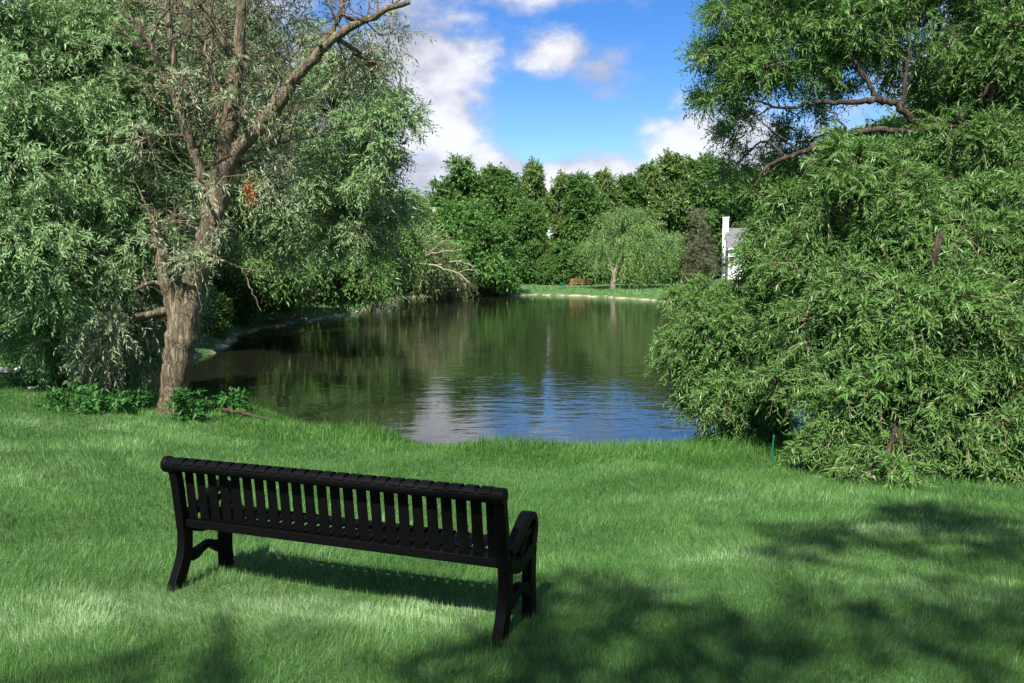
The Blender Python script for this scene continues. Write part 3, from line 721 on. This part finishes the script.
# brown conifer right of the weeping willow
bc = at(697, 283, 80); bc[2] = gz(bc[0], bc[1])
bl = [(bc + [0, 0, 1.2 + 1.1 * i], (2.1 - .33 * i, 2.1 - .33 * i, .5)) for i in range(6)]
tree('brown_conifer', 'brownish thin conifer between the weeping willow and the white house', 'tree', bc, bl,
     dict(subs=22, twigs=12, L=.6, nl=9, leaf=(.22, .05), droop=.2, out=.8, fill=.4, sub_r=.3), LEAF_BROWN, BARK_PALE, tr=.16)

# ------------------------------------------------------------------ far treeline
def copy_tree(o, label, loc, rz, scale, group=None):
    c = o.copy(); COL.objects.link(c); c.location = loc; c.rotation_euler = (0, 0, rz); c.scale = scale; c['label'] = label
    if group: c['group'] = group
    elif 'group' in c: del c['group']
    for ch in list(o.children):
        d = ch.copy(); COL.objects.link(d); d.parent = c
    return c
def proto(name, blobs, leaf, params, bark, tr, stems_n=1):
    return tree(name, 'x', 'tree', (0, 0, 0), blobs, params, leaf, bark, tr=tr, stems_n=stems_n, sub_branch=.4, trunk_top=.9)
far = dict(subs=26, twigs=17, L=.75, nl=9, leaf=(.24, .15), droop=.1, out=.3, fill=.35, sub_r=.5, up=.6)
def rb(n, zc, zr, rad, r0, seed):
    q = random.Random(seed); L = []
    for i in range(n):
        t = (i + .5) / n; z = zc - zr + 2 * zr * t; a = i * 2.4 + q.random(); rr = rad * math.sqrt(max(.1, 1 - (2 * t - 1) ** 2)) * q.uniform(.3, 1.0)
        k = q.uniform(.6, 1.15)
        L.append((np.array([rr * math.cos(a), rr * math.sin(a), z + q.uniform(-.5, .5)]), np.array([r0 * k, r0 * k, r0 * k * q.uniform(1.0, 1.7)])))
    return L
protoA = proto('tall_tree', rb(17, 7.0, 5.4, 2.2, .95, 1), LEAF_FAR, far, BARK_DARK, .22)
protoB = proto('cottonwood_tree', rb(18, 7.2, 5.6, 2.0, .8, 2), LEAF_FAR2, dict(far, subs=24, twigs=14), BARK_PALE, .2)
protoC = proto('broad_tree', rb(17, 5.8, 5.0, 3.0, 1.15, 3), LEAF_FAR, far, BARK_DARK, .28)
protoD = proto('thicket_shrub', rb(8, 2.2, 1.9, 1.6, 1.25, 4), LEAF_FAR, dict(far, subs=26), BARK_DARK, .12, stems_n=3)
used = set()
def place(p, label, px=None, Y=None, top=None, x=None, h=None, wide=1.0, group=None):
    hs = {id(protoA): 12.9, id(protoB): 13.0, id(protoC): 11.3, id(protoD): 5.2}[id(p)]
    X = (px - 512) / FPX * Y if px is not None else x
    X *= 1.0; z = gz(X, Y)
    H = at(px, top, Y)[2] - z if top is not None else h
    s = H / hs; rz = random.uniform(0, 6.28)
    if id(p) not in used:
        used.add(id(p)); o = p; o.location = (X, Y, z); o.rotation_euler = (0, 0, rz); o.scale = (s * wide, s * wide, s); o['label'] = label
        if group: o['group'] = group
        return o
    return copy_tree(p, label, (X, Y, z), rz, (s * wide, s * wide, s), group)
rowlist = [
    (protoC, 470, 86, 170, 1.0, 'tall dark green tree rising right behind the rounded tree by the water'),
    (protoA, 498, 88, 171, 1.15, 'tall dark tree just right of the rounded tree in the far treeline'),
    (protoB, 532, 90, 168, .8, 'thin-topped cottonwood poking above its neighbours left of the far wooden bench'),
    (protoC, 520, 84, 196, .8, 'shorter dark tree filling the treeline midway between rounded tree and far bench'),
    (protoB, 562, 91, 180, .95, 'pale-stemmed cottonwood in the treeline behind and left of the far bench'),
    (protoA, 583, 88, 178, 1.0, 'dark tree directly behind the far wooden bench'),
    (protoB, 603, 92, 177, .95, 'cottonwood behind the left side of the weeping willow'),
    (protoA, 626, 95, 180, 1.1, 'dark tree directly behind the top of the weeping willow'),
    (protoB, 648, 96, 170, 1.0, 'cottonwood behind the right side of the weeping willow'),
    (protoB, 668, 98, 160, 1.0, 'tallest cottonwood in the treeline, above the brown conifer'),
    (protoA, 692, 99, 163, 1.1, 'tall dark tree directly behind the brown conifer'),
    (protoC, 716, 108, 165, 1.0, 'tall dark tree rising behind the white chimney'),
    (protoA, 742, 122, 172, 1.3, 'dark tree rising behind the grey roof of the white house'),
    (protoC, 780, 125, 170, 1.1, 'dark tree behind the right end of the white house, seen through leaves'),
    (protoC, 440, 104, 205, .9, 'distant dark tree seen low between the left willows and the rounded tree'),
    (protoA, 415, 98, 196, 1.0, 'distant tree whose top shows over the grey-green willow'),
]
for p, px, Y, top, wd, lab in rowlist: place(p, lab, px, Y, top, wide=wd)
for i, px in enumerate([488, 508, 528, 547, 566, 585, 603, 622, 642, 661, 680, 700]):
    place(protoD, 'dark low shrub in the thicket under the far treeline', px, 82.5 + (i * 37 % 5) * .5, 248 + (i * 53 % 4) * 4, wide=1.1, group='shrubs in the thicket under the far treeline')
for i, (X, Y, h) in enumerate([(-17, 34, 12), (-22, 27, 12), (-19, 46, 13), (-27, 36, 13), (-15, 52, 10), (-16, 68, 12), (-22, 60, 13), (-17, 22, 9), (-14, 30, 7)]):
    place([protoC, protoA][i % 2], 'dark background tree glimpsed through the left willows', x=X, Y=Y, h=h, wide=1.25, group='background trees behind the left willows')
for i, (X, Y, h) in enumerate([(25, 34, 11), (24, 46, 11), (27, 58, 12), (20, 24, 9), (31, 48, 12), (19, 66, 7)]):
    if i == 5: continue
    place([protoA, protoC][i % 2], 'dark background tree glimpsed through the right willow and its thicket', x=X, Y=Y, h=h, wide=1.25, group='background trees behind the right willow')
for i, (X, Y) in enumerate([(-13.5, 24), (-12.6, 29), (-13, 33.5), (-11.8, 19.5), (-12.8, 42), (-11.8, 48), (-12.3, 65), (-10.1, 20.6), (-10.4, 23.2), (-10.9, 26.2), (-11.2, 29.5), (-11.9, 34.2)]):
    place(protoD, 'dark undergrowth shrub on the shaded left bank behind the trunk', x=X, Y=Y, h=(2.6 + (i % 3) * .5) if i < 7 else 1.25, wide=.9 if i < 7 else 1.3, group='undergrowth shrubs on the left bank')

# ------------------------------------------------------------------ right: willow tree and its shrub mass
YR = 11.0
rbase = np.array([6.95, 11.0, gz(6.95, 11.0)])
tr_ = [
    ([rbase + [0, 0, -.2], rbase + [0, 0, 1.2], at(1017, 240, YR), at(1015, 205, YR), at(1008, 165, YR), at(1000, 135, YR), at(1003, 100, YR), at(1012, 50, YR), at(1020, -20, YR)], [.24, .2, .17, .16, .15, .15, .08, .06, .03]),
    (px_path([(1002, 140, YR), (985, 128, YR), (955, 128, YR), (909, 131, YR - .1), (873, 130, YR - .2), (848, 136, YR - .3), (799, 153, YR - .4), (770, 165, YR - .5), (755, 185, YR - .5), (745, 200, YR - .5)]), [.12, .09, .06, .05, .05, .048, .04, .03, .02, .012]),
    (px_path([(925, 130, YR), (909, 117, YR), (895, 104, YR), (873, 100, YR), (852, 103, YR), (813, 103, YR + .1), (784, 108, YR + .2), (750, 100, YR + .3)]), [.06, .055, .055, .055, .045, .035, .025, .012]),
    (px_path([(902, 108, YR), (905, 80, YR), (909, 50, YR), (906, 20, YR), (903, -20, YR)]), [.04, .035, .03, .022, .015]),
    (px_path([(878, 100, YR), (866, 80, YR), (852, 57, YR), (831, 32, YR), (808, 14, YR), (786, -4, YR)]), [.045, .04, .035, .03, .025, .02]),
    (px_path([(985, 130, YR), (990, 105, YR - .2), (993, 80, YR - .3), (1000, 50, YR - .4)]), [.05, .04, .03, .02]),
    (px_path([(975, 130, YR), (982, 100, YR - .3), (988, 84, YR - .4)]), [.04, .03, .02]),
    (px_path([(990, 132, YR), (1030, 118, YR), (1080, 110, YR)]), [.07, .06, .04]),
    (px_path([(965, 128, YR), (950, 105, YR + .3), (955, 75, YR + .4), (960, 30, YR + .5)]), [.04, .035, .03, .02]),
    (px_path([(848, 136, YR - .3), (838, 118, YR - .3), (825, 108, YR - .2)]), [.02, .015, .01]),
    (px_path([(799, 153, YR - .4), (785, 140, YR - .5), (768, 128, YR - .6), (755, 115, YR - .6)]), [.02, .016, .012, .008]),
]
bl = Bs([(785, 38, 11.5, 52, 34), (730, 62, 11.6, 30, 18), (698, 64, 11.5, 18, 15), (850, 25, 11.4, 56, 32), (930, 30, 11.3, 60, 38), (1000, 40, 11, 60, 40), (800, -30, 11.5, 60, 36), (900, -50, 11.5, 90, 45), (1010, -60, 11.2, 90, 55),
         (716, 98, 11.6, 13, 14), (757, 70, 11.2, 30, 18), (970, 80, 11.9, 46, 24), (1015, 112, 12.2, 36, 26), (735, 15, 11.4, 28, 20), (1060, 60, 11, 60, 80), (880, 68, 12.0, 38, 14), (820, 72, 11.4, 34, 12), (738, 128, 11.9, 12, 16),
         (735, 168, 12.2, 14, 12), (765, 185, 12.2, 26, 26), (790, 165, 12.2, 28, 22), (820, 200, 12.2, 34, 30), (775, 232, 12.0, 18, 28), (905, 150, 12.3, 44, 16), (955, 160, 11.7, 40, 18), (860, 160, 12.2, 40, 16), (1000, 182, 10.5, 26, 18), (965, 140, 10.6, 24, 12), (800, 122, 12.4, 30, 8), (950, 120, 12.3, 30, 14), (955, 122, 10.7, 24, 8), (1000, 140, 10.4, 24, 18), (830, 95, 11.8, 34, 8)])
tree('right_willow_tree'.replace('right_', ''), 'tall willow at the right edge with long bare limbs crossing the sky', 'tree', rbase, bl,
     dict(subs=20, twigs=27, L=.28, nl=13, leaf=(.078, .0165), droop=.3, out=.5, fill=.4, sub_r=.3), LEAF_RIGHT, BARK_DARK, trunk=tr_, ribbons=.4, ribbon_r=.004, sub_branch=.5)
sb = np.array([4.7, 9.9, gz(4.7, 9.9)])
bl = Bs([(858, 200, 9.9, 46, 42), (850, 158, 10.0, 24, 24), (925, 235, 9.8, 52, 46), (985, 235, 10.0, 52, 46), (832, 262, 10.2, 46, 44), (860, 320, 9.5, 58, 54), (935, 320, 9.2, 66, 56), (1010, 300, 9.5, 56, 62), (878, 400, 9.0, 60, 50),
         (960, 405, 9.0, 68, 50), (815, 375, 9.9, 44, 44), (1030, 410, 9.2, 60, 55), (797, 318, 10.6, 34, 38), (885, 462, 8.5, 44, 22), (830, 440, 9.2, 26, 18), (970, 462, 8.8, 58, 22), (1060, 330, 9.4, 60, 110), (765, 282, 10.9, 18, 18), (890, 170, 10.2, 26, 22), (775, 248, 10.8, 26, 26), (762, 262, 11, 14, 16), (1012, 205, 9.9, 34, 28), (790, 215, 10.9, 24, 22)])
tree('willow_thicket', 'huge dense green willow shrub spilling onto the lawn at the right', 'shrub', sb, bl,
     dict(subs=34, twigs=34, L=.27, nl=14, leaf=(.078, .0155), size_var=.35, droop=.38, out=.6, fill=.62, sub_r=.22, keep=ground_keep(sb, .12)), LEAF_RIGHT, BARK_DARK, stems_n=6, tr=.09, ribbons=.6, ribbon_r=.004, sub_branch=.5)
sb2 = np.array([3.7, 11.0, gz(3.7, 11.0)])
bl = Bs([(728, 330, 11.3, 36, 34), (692, 345, 11.5, 26, 20), (745, 380, 11, 38, 36), (755, 315, 11.2, 34, 30), (712, 385, 11.4, 26, 24), (765, 405, 10.9, 26, 20), (700, 300, 11.5, 18, 12), (715, 412, 11.2, 20, 14), (682, 300, 11.7, 10, 7)])
tree('leaning_shrub', 'smaller willow shrub leaning left over the water beside the huge one', 'shrub', sb2, bl,
     dict(subs=20, twigs=38, L=.26, nl=14, leaf=(.08, .016), droop=.3, out=.6, fill=.45, sub_r=.32, keep=ground_keep(sb2, .1)), LEAF_RIGHT, BARK_DARK, stems_n=4, tr=.05, ribbons=.5, ribbon_r=.004, sub_branch=.6)

# ------------------------------------------------------------------ trees behind the photographer that shade the lawn
def shade_tree():
    def sh(px, py, h, r):
        g = hit(px, py); k = h / -LIGHT[2]; return (g - LIGHT * k, r)
    L = []
    for px, py, h, r in [(200, 655, 9.5, (.42, .5, .5)), (400, 672, 9, (.5, .3, .3)), (225, 615, 9, (.22, .35, .25)), (540, 640, 8.5, (.5, .5, .5)), (610, 615, 9, (.35, .4, .3)), (690, 640, 9.5, (.55, .5, .5)), (560, 590, 9, (.25, .35, .3)),
                         (470, 690, 9, (.6, .5, .5)), (640, 690, 9, (.7, .5, .5)), (800, 665, 9.5, (.5, .4, .4)), (960, 660, 9.5, (.6, .5, .5)), (730, 610, 10, (.4, .35, .3))]:
        L.append(sh(px, py, h, r))
    b = np.array([-1.6, -9.5, gz(-1.6, -9.5)])
    tree('shade_tree', 'large broadleaf tree behind the viewer shading the lawn round the black bench', 'tree', b, L + [(b + [0, 0, 9.5], (2.5, 2.5, 2))],
         dict(subs=14, twigs=10, L=.34, nl=8, leaf=(.10, .055), droop=.2, out=.4, fill=.3, sub_r=.45), LEAF_FAR, BARK_DARK, tr=.35, sub_branch=.2)
    L = []
    for px, py, h, r in [(790, 525, 10, (.55, .35, .3)), (850, 545, 10, (.65, .4, .3)), (900, 575, 10, (.6, .35, .3)), (960, 590, 10, (.7, .4, .3)), (1010, 620, 10, (.6, .5, .4)), (870, 620, 9.5, (.35, .3, .3)), (1010, 545, 10, (.8, .45, .4)), (1000, 520, 9, (.9, .4, .3)), (930, 520, 10, (.5, .25, .3))]:
        L.append(sh(px, py, h, r))
    b = np.array([9.5, -4.0, gz(9.5, -4.0)])
    tree('shade_tree', 'broadleaf tree behind the viewer on the right throwing streaky shade on the lawn', 'tree', b, L + [(b + [0, 0, 9.5], (2, 2, 2))],
         dict(subs=14, twigs=10, L=.34, nl=8, leaf=(.10, .055), droop=.2, out=.4, fill=.3, sub_r=.45), LEAF_FAR, BARK_DARK, tr=.3, sub_branch=.3)
shade_tree()

# ------------------------------------------------------------------ far bench, houses, small things
WOOD = plain('orange_brown_wood', (.22, .10, .055), .6, .3, nscale=5, namp=.35, stretch=(.3, 3, 3))
def far_bench():
    b = at(581, 289.5, 76); b[2] = gz(b[0], b[1])
    e = empty('garden_bench', b, 'orange-brown wooden bench on the grass across the pond', 'bench', rz=math.pi)
    w = 1.0
    for sx in (-1, 0, 1):
        f = MB(); f.box((sx * w, .25, .45), (.08, .07, .90)); f.build('leg', WOOD, e, bevel=.005)
        f = MB(); f.box((sx * w, -.25, .31), (.08, .07, .62)); f.build('leg', WOOD, e, bevel=.005)
    f = MB()
    for i in range(13): f.box((-.9 + .15 * i, .25, .68), (.07, .025, .36))
    f.box((0, .25, .885), (2 * w - .085, .06, .08)); f.box((0, .25, .48), (2 * w - .085, .06, .07)); f.build('backrest', WOOD, e, bevel=.003)
    f = MB()
    for i in range(5): f.box((0, -.21 + .1 * i, .44), (2 * w + .02, .085, .03))
    f.build('seat', WOOD, e, bevel=.003)
    for sx in (-1, 1):
        f = MB(); f.box((sx * w, -.03, .645), (.09, .60, .045)); f.build('armrest', WOOD, e, bevel=.004)
far_bench()
SIDING = plain('white_siding', (.78, .78, .76), .6, .3, nscale=1.5, namp=.05)
ROOF = plain('grey_shingle', (.13, .135, .145), .9, .2, nscale=9, namp=.3, bump=.5)
GLASS = plain('dark_window', (.03, .035, .04), .1, .6)
TRIM = plain('white_trim', (.82, .82, .8), .5, .3)
def house(name, label, loc, rz, Lx, Wy, wall_h, roof_h, chimney=True):
    e = empty(name, loc, label, 'house', rz=rz)
    m = MB(); hx, hy = Lx / 2, Wy / 2
    m.add([(-hx, -hy, -.3), (hx, -hy, -.3), (hx, hy, -.3), (-hx, hy, -.3), (-hx, -hy, wall_h), (hx, -hy, wall_h), (hx, hy, wall_h), (-hx, hy, wall_h), (-hx, 0, wall_h + roof_h), (hx, 0, wall_h + roof_h)],
          [(0, 1, 5, 4), (2, 3, 7, 6), (3, 0, 4, 8, 7), (1, 2, 6, 9, 5), (0, 3, 2, 1)])
    for i in range(int(wall_h / .2)):
        m.box((0, -hy - .012, .1 + .2 * i), (Lx, .02, .02))
    m.build('wall', SIDING, e)
    r = MB(); o = .35; sl = roof_h / hy
    for s in (-1, 1):
        y0, y1 = s * (hy + o), 0; z0, z1 = wall_h - sl * o + .06, wall_h + roof_h + .06
        vs = []
        for x in (-hx - o, hx + o):
            vs += [(x, y0, z0), (x, y1, z1), (x, y1, z1 + .14), (x, y0, z0 + .14)]
        r.add(vs, [(0, 1, 2, 3), (7, 6, 5, 4), (0, 4, 5, 1), (1, 5, 6, 2), (2, 6, 7, 3), (3, 7, 4, 0)])
    ro = r.build('roof', ROOF, e)
    f = MB(); f.box((0, -hy - o - .03, wall_h - sl * o + .10), (Lx + 2 * o, .05, .22)); f.build('fascia', TRIM, ro)
    if chimney:
        c = MB(); c.box((-hx - .38, -.2, (wall_h + roof_h + 1.5) / 2), (.75, 1.1, wall_h + roof_h + 1.5)); c.box((-hx - .38, -.2, wall_h + roof_h + 1.55), (.9, 1.25, .12)); c.build('chimney', TRIM, e, bevel=.01)
        c = MB(); c.box((-hx - .40, -.77, 1.9), (.5, .05, .45)); c.build('vent', GLASS, e)
    for x in (np.arange(-hx + 1.6, hx - 1, 2.6) if not chimney else [-hx + 5.2]):
        w = MB(); w.box((x, -hy - .03, wall_h * .55), (1.2, .06, 1.5)); wo = w.build('window', TRIM, e)
        g = MB(); g.box((x, -hy - .065, wall_h * .55 + .36), (1.0, .02, .6)); g.box((x, -hy - .065, wall_h * .55 - .34), (1.0, .02, .6)); g.build('pane', GLASS, wo)
    return e
hx0 = at(727, 280, 104)
house('white_house', 'white house with tall chimney and grey roof half hidden behind the right shrubs', (hx0[0] + 5.2, 104, gz(hx0[0] + 5, 104)), R(-14), 10, 7, 4.0, 2.4)
h2 = at(1030, 250, 60)
house('white_house', 'white house wall glimpsed at the right edge beside the dark trunk', (h2[0] + 1.5, 62, gz(h2[0], 62)), R(8), 10, 7, 4.6, 2.4, chimney=False)

def birdhouse():
    b = at(436, 213, 71.5); zt = b[2]; x = b[0]
    base = np.array([x, 71.5, gz(x, 71.5)])
    e = empty('birdhouse', base, 'small white box on a tall thin pole above the rounded tree', 'birdhouse')
    h = zt - base[2]
    p = MB(); p.tube([(0, 0, -.2), (0, 0, h - .4)], .06, 8); p.build('pole', TRIM, e)
    m = MB(); m.add([(-.3, -.3, h - .45), (.3, -.3, h - .45), (.3, .3, h - .45), (-.3, .3, h - .45), (-.42, -.38, h + .35), (.42, -.38, h + .35), (.42, .38, h + .35), (-.42, .38, h + .35)],
                    [(3, 2, 1, 0), (4, 5, 6, 7), (0, 1, 5, 4), (1, 2, 6, 5), (2, 3, 7, 6), (3, 0, 4, 7)]); m.box((0, 0, h + .40), (1.0, .9, .06)); m.build('box', TRIM, e, bevel=.02)
birdhouse()

TEAL = plain('teal_plastic', (.006, .11, .075), .5, .3)
def small_things():
    b = at(562, 289, 75.5); b[2] = gz(b[0], b[1])
    e = empty('garden_chair', b, 'small teal green plastic chair left of the far wooden bench', 'chair', rz=math.pi)
    e.scale = (.9, .9, .75)
    m = MB(); m.box((0, 0, .4), (.5, .5, .05)); m.build('seat', TEAL, e, bevel=.01)
    m = MB(); m.sweep_yz([(.22, .42), (.28, .62), (.34, .85)], .04, -.25, .25); m.build('backrest', TEAL, e, bevel=.01)
    for sx in (-1, 1):
        for sy in (-1, 1):
            m = MB(); m.box((sx * .21, sy * .21, .19), (.05, .05, .40)); m.build('leg', TEAL, e)
    g = hit(768, 462); 
    m = MB(); m.tube([(0, 0, -.1), (.0, 0, .2), (.012, .0, .34)], .009, 8); m.tube([(.012, 0, .33), (.012, 0, .36)], .013, 8)
    o = m.build('garden_stake', TEAL); o.location = (g[0], g[1] - .15, gz(g[0], g[1] - .15)); tag(o, 'thin teal stake standing in the grass at the foot of the right shrubs', 'stake')
    # logs and driftwood
    def log(label, pts, r0, r1, name='driftwood_log', mat=DEAD_WOOD):
        P = np.array(pts, float); b = P[0].copy(); m = MB(); Q = smooth_path(P - b, 6, .015); rd = np.linspace(r0, r1, len(Q)) * (1 + .1 * RNG.normal(size=len(Q))); m.tube(Q, rd, 9)
        o = m.build(name, mat, smooth=True); o.location = b; tag(o, label, 'log')
    def g3(px, py, dz=.05):
        p = hit(px, py); p[2] = max(gz(p[0], p[1]), 0) + dz; return p
    a, b = g3(224, 418, .13), g3(268, 428, .13)
    log('brown driftwood log lying in the bank grass right of the willow trunk', [a, (a + b) / 2 + [0, 0, .02], b], .035, .02, mat=BARK_DARK)
    a, b = at(276, 318, 37.5), at(312, 322, 36.5)
    log('pale weathered log on the sandy spit of the left bank', [a + [0, 0, .0], (a + b) / 2 + [0, 0, .15], b], .13, .06)
    for i, (p, q) in enumerate([((318, 428), (311, 408)), ((312, 412), (322, 404))]): pass
    e0 = hit(316, 430); e0[2] = gz(e0[0], e0[1]); m = MB()
    for q in ([(0, 0, -.05), (-.03, 0, .12), (-.12, .02, .25), (-.16, 0, .36)], [(-.03, 0, .12), (.03, 0, .22), (.05, .02, .33)], [(.12, 0, -.05), (.16, 0, .12), (.13, 0, .2)]): m.tube(smooth_path(q, 4), .011, 6)
    o = m.build('bare_twig', DEAD_WOOD, smooth=True); o.location = e0; tag(o, 'bare forked twig sticking up from the bank grass left of centre', 'twig')
    # pale stones at the left edge of the lawn
    STONE = plain('pale_stone', (.62, .60, .52), .9, .2, nscale=4, namp=.2, bump=.6)
    for i, (px, py, s, lab) in enumerate([(3, 373, .20, 'large pale flat stone at the left edge of the lawn, lowest of its group'), (2, 358, .17, 'pale stone at the left edge just above the large flat one'),
                                          (14, 357, .13, 'roundish pale stone right of the left-edge stones'), (23, 372, .17, 'long thin pale stone right of the large flat one'),
                                          (11, 345, .12, 'small pale stone topmost by the leaves at the left edge'), (33, 391, .10, 'small white pebble nearest the viewer beside the left lawn'), (50, 390, .08, 'tiny pale pebble right of the white one in the left lawn')]):
        p = hit(px, py); sm = MB(); n = 10; vs = [(0, 0, s * .35)]
        rr = [1 + .18 * math.sin(k * 2.3 + i) + .1 * math.sin(k * 4.1) for k in range(n)]
        for lev, (q, z) in enumerate([(.6, .3), (1.0, .1), (.95, -.15)]):
            for k in range(n): a = 2 * math.pi * k / n; vs.append((s * q * rr[k] * math.cos(a), .7 * s * q * rr[k] * math.sin(a), z * s))
        fs = [(0, 1 + k, 1 + (k + 1) % n) for k in range(n)]
        for l in range(2): fs += [(1 + l * n + k, 1 + (l + 1) * n + k, 1 + (l + 1) * n + (k + 1) % n, 1 + l * n + (k + 1) % n) for k in range(n)]
        sm.add(vs, fs); o = sm.build('stone', STONE, smooth=True); o.location = (p[0], p[1], gz(p[0], p[1]) + .05); o.rotation_euler[2] = i * 1.1
        tag(o, lab, 'stone', 'pale stones at the left edge of the lawn')
small_things()

def weeds():
    V_, F_, T_ = [], [], []
    def plant(px, py, h, r, label, n=10):
        p = hit(px, py); b = np.array([p[0], p[1], gz(p[0], p[1])])
        V, F, T, subs, bi, stems = crown([(np.array([0, 0, h * .5]), (r, r, h * .5))], n, 9, .16, 6, (.085, .045), droop=.3, out=.6, fill=.2, sub_r=.4)
        e = empty('leafy_weed', b, label, 'plant')
        link_mesh('leaves', np_mesh('leaves', V, F, LEAF_WEED, T), e)
        m = MB()
        for s in subs[::2]: m.tube(smooth_path([(RNG.normal() * .03, RNG.normal() * .03, -.03), s * [.4, .4, .6], s], 3), .005, 4)
        m.build('stems', LEAF_WEED, e)
    plant(187, 422, .42, .16, 'small bright green weed growing at the foot of the forked willow trunk')
    plant(75, 410, .26, .4, 'low leafy weed patch under the left willow foliage', 14)
    plant(105, 414, .22, .4, 'leafy weed patch between the left willow foliage and the trunk', 14)
    plant(125, 408, .16, .3, 'leafy weed patch just left of the trunk base', 12)
    plant(50, 388, .28, .45, 'fern-like weed patch beside the pale stones on the left', 22)
    plant(236, 416, .55, .12, 'tall spindly green weed standing by the water right of the trunk', 6)
weeds()
